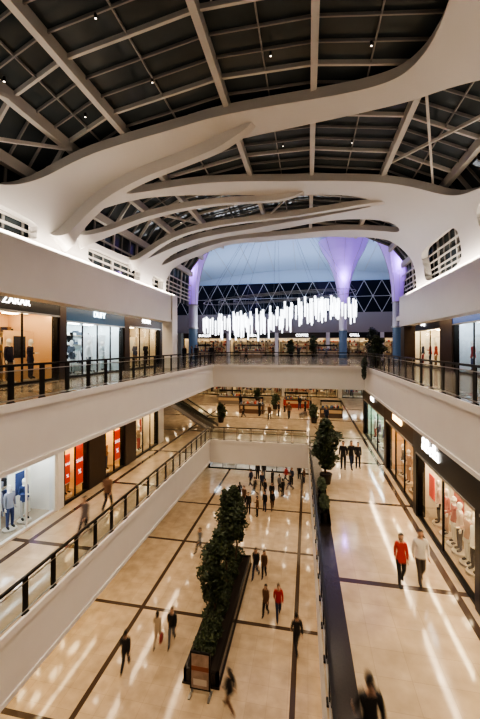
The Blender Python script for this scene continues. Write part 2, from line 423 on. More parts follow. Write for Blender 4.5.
    for n,s in(('R',1),('L',-1)):
        wv=Vector(J['wr'+n][0]);d=wv-Vector(J['el'+n][0]);hand(b,wv,d,s,slot[0])
    me=b.mesh("figure_%s_%s"%(pose,sex))
    for p in me.polygons:p.use_smooth=True
    HC[key]=me;return me
def person(x,y,z,face,sex,pose,top,pants,h=1.0,name=None,bag=None,blur=True):
    me=human(pose,sex)
    mv=pose in('walk','stroll')
    nm=name or (("walking_" if mv else "standing_")+("man" if sex=='m' else "woman"))
    o=link(nm,me,None,(x,y,z),face)
    sc_=h*(1.0 if sex=='m' else .95);o.scale=(sc_,)*3
    for i,m in((1,cm(top)),(2,cm(pants))):
        o.material_slots[i].link='OBJECT';o.material_slots[i].material=m
    if bag:
        b=MB();c=cm(bag)
        b.box(.19,.29,-.29,.01,.42,.74,c);b.limb((.24,-.24,.74),(.24,-.14,.84),.008,.008,c,6);b.limb((.24,-.04,.74),(.24,-.14,.84),.008,.008,c,6)
        b.obj("shopping_bag",parent=o)
    if mv and blur:   # walking pace, so a slow shutter smears them as in the photograph
        d=.42 if pose=='walk' else .26
        dx,dy=-math.sin(face)*d,math.cos(face)*d
        for fr,s in((0,-1),(2,1)):
            o.location=(x+dx*s,y+dy*s,z);o.keyframe_insert("location",frame=fr)
        try:
            for fc in o.animation_data.action.fcurves:
                for kp in fc.keyframe_points:kp.interpolation='LINEAR'
        except Exception: pass
        o.location=(x,y,z)
    return o

# ------------------------------------------------------------ storefronts
def storefront(name,X,yc,z,face,w,h,top,sign=None,signcol=(1,1,1),header=BLACK,frame=DARK,wall=(.7,.62,.5),strength=9,cool=False,
               nwin=3,depth=2.8,mann=2,racks=3,poster=None,seed=0,logo=.45,signx=0,pal=None,back=True,strip=18):
    """local: x along front, +y out to the mall, z up"""
    r=random.Random(seed)
    e=empty(name,(X,yc,z),face)
    hw=w/2
    b=MB()
    b.box(-hw,hw,-.25,.10,h,top,header)
    b.box(-hw,hw,-.02,.13,h-.05,h+.03,STEEL)
    b.box(-hw,-hw+.12,-.25,.06,0,h,frame);b.box(hw-.12,hw,-.25,.06,0,h,frame)
    b.box(-hw,hw,-.12,.05,0,.10,frame)
    xs=[-hw+.12+(w-.24)*i/nwin for i in range(nwin+1)]
    for x in xs[1:-1]: b.box(x-.025,x+.025,-.07,.0,.1,h,frame)
    b.obj("frame",e)
    g=MB();g.add([(-hw+.12,-.04,.1),(hw-.12,-.04,.1),(hw-.12,-.04,h),(-hw+.12,-.04,h)],[(0,3,2,1)],GLASS);g.obj("window_glass",e)
    WC=cm(wall,.6);d=-depth
    b=MB()
    b.box(-hw,hw,d-.1,d,0,top,WC);b.box(-hw,-hw+.05,d,-.25,0,top,WC);b.box(hw-.05,hw,d,-.25,0,top,WC)
    b.box(-hw,hw,d,-.1,-.02,.03,cm((.45,.36,.28),.25));b.box(-hw,hw,d,-.25,h+.15,h+.25,WC)
    b.obj("interior_walls",e)
    ec=(.88,.94,1) if cool else (1,.76,.48)
    em=mat("shop_light_%s"%seed,(1,1,1),.5,0,ec,strength*1.2);em2=mat("window_fill_%s"%seed,(1,1,1),.5,0,ec,strip*1.35)
    b=MB();nx=max(2,int(w/1.3))
    for i in range(nx):
        for yy in(.45,.75):
            x=-hw+w*(i+.5)/nx;b.box(x-.32,x+.32,d*yy-.16,d*yy+.16,h+.10,h+.145,em)
    b.box(-hw+.1,hw-.1,-.42,-.30,h+.08,h+.14,em2)  # added glowing strip behind the glass, brightens the window display
    b.obj("ceiling_lights",e)
    pal=pal or [(.03,.03,.04),(.35,.05,.05),(.55,.5,.42),(.08,.10,.2),(.7,.68,.62),(.3,.2,.12)]
    if back:
        b=MB()
        for i in range(nwin):
            if i%3==2 and nwin>3: continue
            x0,x1=xs[i]+.18,xs[i+1]-.18;b.box(x0,x1,-1.18,-1.12,.03,2.35,cm(tuple(min(.85,c*1.12) for c in wall),.6))
            if r.random()<.4:
                c=r.choice(pal);xa=x0+(x1-x0)*.3;xb=x0+(x1-x0)*.7;b.box(xa,xb,-1.12,-1.10,1.1,2.1,cm(c))
        b.obj("display_backdrop",e)
    b=MB()
    ns=max(2,int(w/1.6))
    for i in range(ns):
        x0=-hw+.15+(w-.3)*i/ns;x1=x0+(w-.3)/ns-.12
        b.box(x0,x0+.04,d,d+.4,.1,2.5,frame);b.box(x1-.04,x1,d,d+.4,.1,2.5,frame)
        for zz in(.5,1.1,1.7,2.3):
            b.box(x0,x1,d,d+.4,zz,zz+.03,cm((.5,.4,.3)))
            x=x0+.08
            while x<x1-.25:
                ww=r.uniform(.16,.3);b.box(x,x+ww,d+.05,d+.36,zz+.03,zz+r.uniform(.12,.4),cm(r.choice(pal)));x+=ww+.05
    b.obj("wall_shelving",e)
    if racks:
        b=MB()
        for i in range(racks):
            x=-hw+w*(i+.5)/racks+r.uniform(-.3,.3);y0=r.uniform(d*.66,d*.56);L=min(1.3,w/racks*.7)
            b.limb((x-L/2,y0,1.4),(x+L/2,y0,1.4),.015,.015,STEEL,6)
            for s in(-1,1):
                b.limb((x+s*L/2,y0,.03),(x+s*L/2,y0,1.4),.015,.015,STEEL,6);b.box(x+s*L/2-.02,x+s*L/2+.02,y0-.22,y0+.22,.03,.06,STEEL)
            k=int(L/.07)
            for j in range(k):
                xx=x-L/2+.05+j*.07;l=r.uniform(.55,.95);c=cm(r.choice(pal))
                vs=[(xx-.02,y0-.07,1.36),(xx+.02,y0-.07,1.36),(xx+.02,y0+.07,1.36),(xx-.02,y0+.07,1.36),(xx-.025,y0-.2,1.3-l),(xx+.025,y0-.2,1.3-l),(xx+.025,y0+.2,1.3-l),(xx-.025,y0+.2,1.3-l)]
                b.add(vs,[(0,1,2,3),(7,6,5,4),(0,4,5,1),(1,5,6,2),(2,6,7,3),(3,7,4,0)],c)
        b.obj("clothes_rack",e)
    tb=cm((.6,.55,.48),.4)
    if not back:
        b=MB()
        for i in range(max(1,int(w/4))):
            x=-hw+w*(i+.5)/max(1,int(w/4));b.box(x-.6,x+.6,-1.5,-.95,.72,.78,tb)
            for sx in(-.55,.5):
                for sy in(-1.47,-1.0):b.box(x+sx,x+sx+.05,sy,sy+.05,.03,.72,tb)
            for j in range(4):b.box(x-.5+j*.27,x-.3+j*.27,-1.4,-1.1,.78,.78+r.uniform(.08,.25),cm(r.choice(pal)))
        b.obj("display_table",e)
    for i in range(mann):
        m=human('stand' if i%2 else 'phone','f' if r.random()<.6 else 'm',True)
        x=-hw+.5+(w-1.0)*(i+.5)/mann+r.uniform(-.2,.2)
        o=link("mannequin",m,e,(x,-.62,.12),r.uniform(-.3,.3));o.scale=(1.04,)*3
        for k in(1,2):
            o.material_slots[k].link='OBJECT';o.material_slots[k].material=cm(r.choice(pal))
        q=MB();q.limb((x,-.62,.03),(x,-.62,.12),.28,.28,tb,16);q.obj("plinth",e)
    if poster:
        for (px,pw,z0,z1,c,txt) in poster:
            b=MB();b.box(px-pw/2,px+pw/2,-.14,-.10,z0,z1,mat("poster",c,.5,0,c,.5))
            b.box(px-pw/2,px+pw/2,-.145,-.095,z0,z0+.05,WHITE)
            b.obj("poster_panel",e)
            if txt:
                pm=mat("poster_text",(1,1,1),.5,0,(1,1,1),1)
                text(txt,pw*.42,pm,e,(px,-.085,(z0+z1)/2+.25),.005);text("%",pw*.6,pm,e,(px,-.085,(z0+z1)/2-.35),.005)
    if sign:
        text(sign,logo,mat("sign_%s"%seed,signcol,.5,0,signcol,5),e,(signx,.13,(h+top)/2),.02)
    return e
FL,FR,FF=-math.pi/2,math.pi/2,math.pi
RED=(.62,.06,.03)
storefront("fashion_store",SL,9.9,ZU,FL,10.4,3.1,3.95,"ZARAR",signx=-2.6,mann=9,nwin=5,racks=5,seed=1,wall=(.75,.52,.32),strength=9,strip=18,pal=[(.03,.03,.04),(.4,.3,.2),(.5,.45,.4),(.2,.13,.08),(.02,.02,.05)])
storefront("perfume_shop",SL,18.4,ZU,FL,5.7,2.9,3.95,"DUFY",signcol=(.7,.9,1),header=mat("blue_sign",(.02,.05,.10),.3,0,(.02,.10,.2),.2),mann=3,nwin=4,seed=2,cool=True,wall=(.75,.8,.8),strength=14,racks=2,pal=[(.7,.75,.75),(.5,.6,.6),(.8,.8,.8),(.1,.12,.15)])
storefront("clothing_store",SL,24.4,ZU,FL,5.0,3.0,3.95,"MODA",header=BROWN,mann=4,nwin=3,seed=3,strength=9)
storefront("casual_clothing_store",ML,8.9,ZM,FL,11.6,3.0,4.3,"STYLE",mann=10,nwin=7,seed=4,cool=True,wall=(.8,.76,.70),strength=10,frame=WHITE,header=WHITE,signcol=(.1,.2,.6),pal=[(.04,.07,.2),(.6,.58,.56),(.03,.03,.04),(.3,.32,.4),(.03,.04,.10)])
storefront("shoe_shop",ML,16.15,ZM,FL,2.0,3.0,4.3,None,mann=1,racks=1,nwin=2,seed=5,strength=14,strip=26,wall=(.9,.7,.4),poster=[(-.45,.6,.5,2.6,RED,"SALE"),(.5,.4,.9,2.4,RED,"SALE")])
storefront("accessories_shop",ML,19.85,ZM,FL,2.3,3.0,4.3,None,mann=1,racks=1,nwin=2,seed=6,strength=14,strip=26,wall=(.9,.7,.4),poster=[(-.5,.65,.6,2.5,RED,"SALE")])
storefront("jewellery_shop",ML,24.3,ZM,FL,3.8,3.0,4.3,"GOLD",signcol=(1,.7,.3),mann=1,racks=1,nwin=3,seed=7,strength=16,strip=26)
storefront("womenswear_store",MR,14.5,ZM,FR,5.8,2.95,4.3,"&Bella",mann=7,nwin=2,seed=8,wall=(.85,.76,.66),strength=14,strip=26,logo=.8,signx=1.0,poster=[(1.5,.6,1.4,2.4,(.6,.06,.05),None)],pal=[(.5,.2,.2),(.7,.55,.5),(.8,.78,.75),(.03,.03,.04),(.5,.35,.3)])
storefront("shoe_store",MR,8.0,ZM,FR,6.6,2.95,4.3,"SHOES",mann=5,nwin=3,seed=9,strength=12,strip=22)
storefront("leather_goods_shop",MR,20.85,ZM,FR,5.9,3.1,4.3,"DERIMOD",signcol=(1,.65,.3),header=BROWN,mann=4,nwin=3,seed=10,wall=(.66,.42,.22),strength=12,strip=24,pal=[(.3,.14,.06),(.15,.07,.04),(.5,.3,.15),(.05,.03,.02)])
storefront("optician",MR,28.6,ZM,FR,8.4,3.1,4.3,"OPTIK",header=BLACK,mann=4,nwin=3,seed=11,cool=True,wall=(.62,.78,.6),strength=13,strip=22)
storefront("home_store",SR,17.8,ZU,FR,12.6,3.0,3.9,"BLUE",signcol=(.3,.7,1),header=mat("navy_sign",(.02,.05,.15),.3,0,(.03,.12,.4),.5),mann=8,nwin=5,seed=12,cool=True,wall=(.7,.75,.8),strength=9,strip=13)
storefront("cosmetics_shop",SR,29.8,ZU,FR,7.4,2.9,3.9,"Saray",mann=4,nwin=3,seed=13,strength=15,strip=24,wall=(.85,.8,.7))
b=MB()
for y0,y1 in[(4.3,4.7),(15.1,15.55),(21.25,21.9),(26.9,27.4)]:b.box(SL-.3,SL+.12,y0,y1,0,3.95,BROWN)
b.box(SL-.3,SL+.05,-6,4.3,0,3.95,WHITE);b.obj("wall_left_upper")
b=MB()
for y0,y1,m in[(14.7,15.15,WHITE),(17.15,18.7,BROWN),(21.0,22.4,BROWN),(26.2,27.2,WHITE)]:b.box(ML-.3,ML+.1,y0,y1,ZM,ZM+4.35,m)
b.box(ML-.3,ML+.05,-6,3.1,ZM,ZM+4.35,WHITE);b.obj("wall_left_middle")
b=MB()
for y0,y1,m in[(11.3,11.6,BLACK),(17.4,17.9,BLACK),(23.8,24.4,BROWN),(32.8,33.4,BROWN)]:b.box(MR-.1,MR+.3,y0,y1,ZM,ZM+4.35,m)
b.box(MR-.05,MR+.3,-6,4.7,ZM,ZM+4.35,WHITE);b.obj("wall_right_middle")
b=MB()
b.box(SR-.15,SR+.3,24.1,26.1,0,3.95,BROWN);b.box(SR-.1,SR+.3,33.5,34.2,0,3.95,BROWN)
b.box(SR-.05,SR+.3,-6,11.5,0,3.95,WHITE);b.obj("wall_right_upper")
storefront("sports_store",-11.8,14,ZG,FL,9,3.0,4.35,"SPORT",mann=4,nwin=5,seed=14,strength=12)
b=MB();b.box(-12.1,-11.75,18.5,38,ZG,ZG+4.35,WHITE);b.box(-12.1,-11.75,-6,9.5,ZG,ZG+4.35,WHITE);b.obj("wall_left_ground")
b=MB();b.box(4.9,5.2,-6,38,ZG,ZG+4.35,WHITE);b.obj("wall_right_ground")
storefront("supermarket_entrance",-6.5,39,ZG,FF,9.5,3.0,4.35,"MARKET",mann=0,racks=0,nwin=6,seed=15,cool=True,strength=8,wall=(.5,.52,.55),back=False)
storefront("electronics_store",2.0,39,ZG,FF,6,3.0,4.35,"TEKNO",mann=0,racks=0,nwin=4,seed=16,cool=True,strength=7,back=False)
b=MB();b.box(-1.7,-1.05,38.9,39.2,ZG,ZG+4.35,WHITE);b.obj("wall_back_ground")

# ------------------------------------------------------------ far court
for i,(x,w,nm,cool,hd,sg) in enumerate([(-17,9,"bookshop",False,BROWN,"KITAP"),(-8,8,"toy_shop",False,BLACK,"TOYS"),(0.5,8,"food_hall",False,BROWN,"CAFE"),(9,8,"music_shop",True,BLACK,"MUSIC")]):
    storefront(nm,x,55,ZM,FF,w,3.0,4.35,sg,header=hd,mann=3,nwin=5,seed=20+i,cool=cool,strength=10,logo=.6,back=False)
for i,(x,w,nm,cool,hd,sg) in enumerate([(-18,8,"burger_restaurant",False,BROWN,"BURGER"),(-9.5,8,"pizza_restaurant",False,BLACK,"PIZZA"),(-1,8,"coffee_shop",False,BROWN,"COFFEE"),(7.5,8,"kebab_restaurant",False,BLACK,"GRILL"),(15.5,7,"ice_cream_shop",False,BROWN,"GELATO")]):
    storefront(nm,x,60,ZU,FF,w,3.0,3.9,sg,header=hd,mann=0,racks=2,nwin=5,seed=30+i,cool=cool,strength=9,logo=.6,back=False,strip=8)
b=MB();b.box(-24,20,59.9,60.4,3.9,7.2,cm((.35,.31,.30)))
for x in(-13.7,-5.25,3.25,11.75):b.box(x-.3,x+.3,59.7,60.2,0,3.9,WHITE)
b.obj("wall_back_upper")
b=MB()
for x in(-12.5,-3.75,4.75,13.2):b.box(x-.3,x+.3,54.8,55.2,ZM,ZM+4.35,WHITE)
b.obj("wall_back_middle")
b=MB();b.box(-24.3,-24,-6,64,ZG,14,WHITE);b.obj("wall_left_outer")
b=MB();b.box(20,20.3,-6,64,ZG,14,WHITE);b.obj("wall_right_outer")
LATG=mat("dark_lattice_glass",(.012,.018,.028),.08)
b=MB();b.box(-24,20,60.15,60.25,7.2,12.4,LATG);b.obj("window_1")
b=MB();x=-24
while x<20:
    b.bar((x,60.05,7.2),(x+2.75,60.05,12.4),.06,.09,MULLW);b.bar((x+2.75,60.05,7.2),(x,60.05,12.4),.06,.09,MULLW);x+=2.75
b.bar((-24,60,9.8),(20,60,9.8),.06,.08,MULLW);b.obj("trim_lattice")
BLUE=mat("pale_blue_ceiling",(.55,.66,.76),.5)
b=MB();n=24
def fc(t,y):
    x=-24+44*t;return (x,y,12.4+ (60-y)/30*3.4+2.2*math.sin(math.pi*t))
for i in range(n):
    for j in range(6):
        y0,y1=26+34*j/6,26+34*(j+1)/6
        b.add([fc(i/n,y0),fc((i+1)/n,y0),fc((i+1)/n,y1),fc(i/n,y1)],[(3,2,1,0)],BLUE)
b.box(-24,20,60.3,60.6,12.3,15.5,BLUE)
b.obj("ceiling_court",smooth=40)
b=MB()
for i in range(1,12):
    t=i/12;b.bar(Vector(fc(t,26))-Vector((0,0,.06)),Vector(fc(t,60))-Vector((0,0,.06)),.05,.06,MULLW)
b.obj("trim_court_ribs")
FUN=mat("funnel_membrane",(.62,.52,.85),.5,0,(.34,.16,.90),.30)  # faint violet emission stands in for purple light falling on the membrane
SHAFT=mat("pale_column_shaft",(.60,.60,.66),.4)
BLS=mat("blue_glass_cladding",(.10,.13,.18),.2,0,(.10,.18,.28),.2)
def funnel(x,y,zt):
    b=MB();prof=[(0,.50),(3.6,.50),(6.2,.50),(8,.62),(9.5,.85),(11,1.25),(12.4,1.8),(13.6,2.5),(zt,3.1)]
    n=28
    for (z0,r0),(z1,r1) in zip(prof[:-1],prof[1:]):
        b.limb((0,0,z0),(0,0,z1),r0,r1,BLS if z1<=3.7 else (SHAFT if z1<7 else FUN),n,caps=False)
    for zz in(.0,3.6,6.2):b.limb((0,0,zz),(0,0,zz+.12),.62,.62,STEEL,n)
    for i in range(8):
        t=2*math.pi*i/8
        for (z0,r0),(z1,r1) in zip(prof[2:-1],prof[3:]):
            b.bar((math.cos(t)*(r0+.02),math.sin(t)*(r0+.02),z0),(math.cos(t)*(r1+.02),math.sin(t)*(r1+.02),z1),.05,.05,MULLW)
    return b.obj("funnel_column",loc=(x,y,0),smooth=30)
funnel(4.4,46.5,15);funnel(-12.8,38,15.5);funnel(9.3,39.5,15.5)
ROD=mat("glowing_glass_rod",(.9,.95,1),.3,0,(.92,.96,1),2.9)
WIRE=mat("thin_grey_wire",(.25,.28,.33),.5)
b=MB();cx,cy=-3.3,38.
for k in range(120):
    ring=k%3;t=2*math.pi*k/120+ring*.05
    rx=8.2-ring*1.7;ry=3.6-ring*.8
    x=cx+rx*math.cos(t);y=cy+ry*math.sin(t)
    zt=5.2+.6*math.sin(x*.35+.6)+.4*ring+R.uniform(-.3,.3)+(x-cx)*.06;l=R.uniform(1.2,2.3)
    b.limb((x,y,zt-l),(x,y,zt),.075,.10,ROD,8);b.limb((x,y,zt),(x,y,zt+.08),.05,.05,STEEL,6)
    b.limb((x,y,zt+.08),(x,y,6.9+(x-cx)*.06),.008,.008,WIRE,3,False)
# slim carrier rings just above the rods, and a few suspension wires
for rr in(0,1,2):
    rx=8.2-rr*1.7;ry=3.6-rr*.8
    for i in range(48):
        t0,t1=2*math.pi*i/48,2*math.pi*(i+1)/48
        P0=(cx+rx*math.cos(t0),cy+ry*math.sin(t0),6.9+rx*math.cos(t0)*.06);P1=(cx+rx*math.cos(t1),cy+ry*math.sin(t1),6.9+rx*math.cos(t1)*.06)
        b.bar(P0,P1,.05,.05,STEEL)
for i in range(12):
    t=i*math.pi/6;b.limb((cx+8.2*math.cos(t),cy+3.6*math.sin(t),6.9+8.2*math.cos(t)*.06),(cx+1.5*math.cos(t),cy+.7*math.sin(t),16.8),.014,.014,WIRE,4,False)
b.obj("chandelier")

# ------------------------------------------------------------ plants
def leaves(b,c,r,n,rr,size=.11):
    for _ in range(n):
        d=Vector((rr.gauss(0,1),rr.gauss(0,1),rr.gauss(0,1))).normalized()*rr.random()**.35
        p=Vector((c[0]+d.x*r[0],c[1]+d.y*r[1],c[2]+d.z*r[2]))
        u=Vector((rr.gauss(0,1),rr.gauss(0,1),rr.gauss(0,.6))).normalized();v=u.orthogonal().normalized()
        s=size*rr.uniform(.7,1.4);m=LEAF if rr.random()<.6 else LEAF2
        b.add([p-u*s,p+v*s*.42,p+u*s,p-v*s*.42],[(0,1,2,3)],m)
def tree(name,x,y,z,h,r,seed,n=2200,trunk=.3,pot=False,size=.11,parent=None):
    rr=random.Random(seed);b=MB()
    pts=[Vector((0,0,0))]
    for i in range(1,6):pts.append(Vector((rr.uniform(-.1,.1),rr.uniform(-.1,.1),h*.8*i/5)))
    for i in range(5):b.limb(pts[i],pts[i+1],.07*(1-i*.15),.07*(1-(i+1)*.15),BARK,8,False)
    lo=h*trunk
    for i in range(10):
        f=rr.uniform(trunk,.8);k=min(4,int(f/.8*5));p=pts[k].lerp(pts[k+1],.5);t=rr.uniform(0,6.28)
        b.limb(p,p+Vector((math.cos(t)*r*.7,math.sin(t)*r*.7,rr.uniform(.2,.6))),.025,.01,BARK,5,False)
    k=9
    for i in range(k):
        f=i/(k-1);zz=lo+(h-lo)*(.08+.84*f);q=r*(math.sin(math.pi*(.18+.72*f))**.7)*rr.uniform(.7,1.0)
        leaves(b,(rr.uniform(-.3,.3)*r,rr.uniform(-.3,.3)*r,zz),(q,q,(h-lo)/k*1.1),n//k,rr,size)
    if pot:
        b.limb((0,0,0),(0,0,.55),.26,.36,GRAN,16);b.limb((0,0,.5),(0,0,.56),.33,.33,SOIL,12)
    return b.obj(name,parent=parent,loc=(x,y,z))
pe=empty("ground_planter",(-4.35,18,ZG))
b=MB()
def planter_box(b,x0,x1,y0,y1,h):
    t=.12
    b.box(x0,x1,y0,y0+t,0,h,GRAN);b.box(x0,x1,y1-t,y1,0,h,GRAN);b.box(x0,x0+t,y0,y1,0,h,GRAN);b.box(x1-t,x1,y0,y1,0,h,GRAN)
    b.box(x0+t,x1-t,y0+t,y1-t,0,h-.08,SOIL);b.box(x0-.05,x1+.05,y0-.05,y1+.05,0,.08,GRAN)
planter_box(b,-.75,.75,-4.1,4.2,.6);b.obj("box",pe)
b=MB();rr=random.Random(5)
for i in range(9):
    leaves(b,(rr.uniform(-.1,.1)-.1,-3.3+i*.85,.95+rr.uniform(-.1,.1)),(.52,.6,.42),400,rr,.09)
b.obj("hedge",pe)
tree("ficus_front",-.1,-1.6,.45,4.6,.80,11,2300,.3,parent=pe)
tree("ficus_middle",.0,.5,.45,5.7,.80,12,2300,.38,parent=pe)
tree("ficus_rear",.1,2.7,.45,5.0,.72,13,1900,.4,parent=pe)
b=MB();b.box(-.42,.42,-.03,.03,.25,1.75,DARK);b.box(-.36,.36,-.045,-.03,.32,1.68,noisy("advert_print",(.55,.42,.34),(.10,.05,.04),3,.4))
b.box(-.36,.36,-.05,-.045,1.02,1.2,cm((.25,.09,.06)));b.box(-.28,.28,-.052,-.05,.45,.7,cm((.55,.48,.42)))
b.box(-.45,-.35,-.25,.25,0,.04,STEEL);b.box(.35,.45,-.25,.25,0,.04,STEEL);b.box(-.42,-.38,-.02,.02,0,.3,STEEL);b.box(.38,.42,-.02,.02,0,.3,STEEL)
b.obj("advertising_stand",loc=(-4.25,13.5,ZG))
tree("potted_ficus",1.0,20.6,ZM,3.6,.95,40,2500,.25,True)
for i,(y,hh) in enumerate([(16.6,.4),(18.6,.5)]):
    e=empty("rail_planter",(xm(y)+.50,y,ZM));b=MB();planter_box(b,-.2,.2,-.8,.8,.45);b.obj("box",e)
    b=MB();rr=random.Random(60+i);leaves(b,(0,0,.55+hh*.3),(.22,.8,.3*hh+.1),480,rr,.08);b.obj("shrub",e)
for i,(x,y,h) in enumerate([(5.3,28.2,2.4),(.8,52,3.2),(-2.5,54,2.6),(6.2,36,3.4)]):
    tree("potted_ficus",x,y,ZU,h,.8 if i!=0 else .55,70+i,1300,.25,True)
b=MB();rr=random.Random(91);leaves(b,(0,0,0),(.18,.7,.45),500,rr,.08);leaves(b,(-.02,0,-.7),(.15,.5,.5),300,rr,.08)
b.box(-.12,.12,-.6,.6,-.1,.1,GRAN);b.obj("hanging_planter",loc=(XR-.32,27.4,.35))
def kiosk(x,y,z,r,c,seed):
    e=empty("mall_kiosk",(x,y,z));b=MB();rr=random.Random(seed)
    b.box(-r,r,-r*.55,r*.55,0,.95,cm(c,.4));b.box(-r-.05,r+.05,-r*.6,r*.6,.95,1.0,BROWN);b.box(-r*.9,r*.9,-r*.57,-r*.56,.5,.85,cm((.55,.4,.25)));b.obj("counter",e)
    b=MB()
    for s in(-1,1): b.box(s*r*.9-.04,s*r*.9+.04,-.04,.04,1,1.8,DARK)
    b.box(-r*.95,r*.95,-.06,.06,1.65,1.85,BLACK);b.obj("sign_board",e)
    b=MB()
    for i in range(16):
        b.limb((-r*.9+i*r*.12,rr.uniform(-.3,.3),1.0),(-r*.9+i*r*.12,rr.uniform(-.3,.3),1.0+rr.uniform(.12,.35)),.1,.07,cm(rr.choice([(.5,.1,.08),(.5,.4,.2),(.1,.15,.25),(.5,.48,.45)])),8)
    b.obj("merchandise",e)
kiosk(-6.5,41,ZM,1.4,(.16,.09,.06),1);kiosk(-1.5,46,ZM,1.6,(.35,.06,.04),2);kiosk(-10.5,47,ZM,1.6,(.25,.2,.16),3);kiosk(2.5,40,ZM,1.2,(.12,.08,.06),4)
def bench(x,y,z,rot):
    b=MB()
    for i in range(5): b.box(-.9,.9,-.25+i*.105,-.17+i*.105,.42,.46,BROWN)
    for s in(-.75,.7): b.box(s,s+.05,-.24,.24,0,.42,STEEL)
    b.obj("bench",loc=(x,y,z),rot=rot)
bench(-4.5,40,ZM,.2);bench(-.5,39.5,ZM,1.3)
for i,(x,y) in enumerate([(-8.8,35),(-4,43.5),(.6,36.5),(-7,49)]): tree("potted_ficus",x,y,ZM,1.9,.6,80+i,700,.25,True)
kiosk(-8,50,ZU,1.5,(.3,.2,.12),5);kiosk(3,56,ZU,1.5,(.3,.22,.16),6);kiosk(-14,46,ZU,1.5,(.2,.13,.1),7)
def escalator(x,y,z,rise,rot):
    b=MB();run=rise*1.73;n=26
    for i in range(n):
        a=i/n;b.box(run*a,run*(i+1)/n,-.5,.5,max(0,rise*a-.25),rise*(i+1)/n,STEEL)
    for s in(-1,1):
        yy=s*.58
        b.add([(-.6,yy,0),(run+.6,yy,rise-.2),(run+.6,yy,rise+.25),(-.6,yy,.3)],[(0,1,2,3)],STEEL)
        b.add([(-.6,yy,.3),(run+.6,yy,rise+.25),(run+.6,yy,rise+.95),(-.6,yy,.95)],[(0,1,2,3)],RAILG)
        b.bar((-.7,yy,1.0),(0,yy,1.0),.08,.07,DARK);b.bar((0,yy,1.0),(run,yy,rise+1.0),.08,.07,DARK);b.bar((run,yy,rise+1),(run+.8,yy,rise+1),.08,.07,DARK)
        b.add([(0,yy*1.12,0),(run,yy*1.12,rise-.5),(run,yy*1.12,rise+.15),(0,yy*1.12,.2)],[(0,1,2,3)],WHITE)
    return b.obj("escalator",loc=(x,y,z),rot=rot)
escalator(-9.2,32.5,ZM,4.2,math.pi*.97)

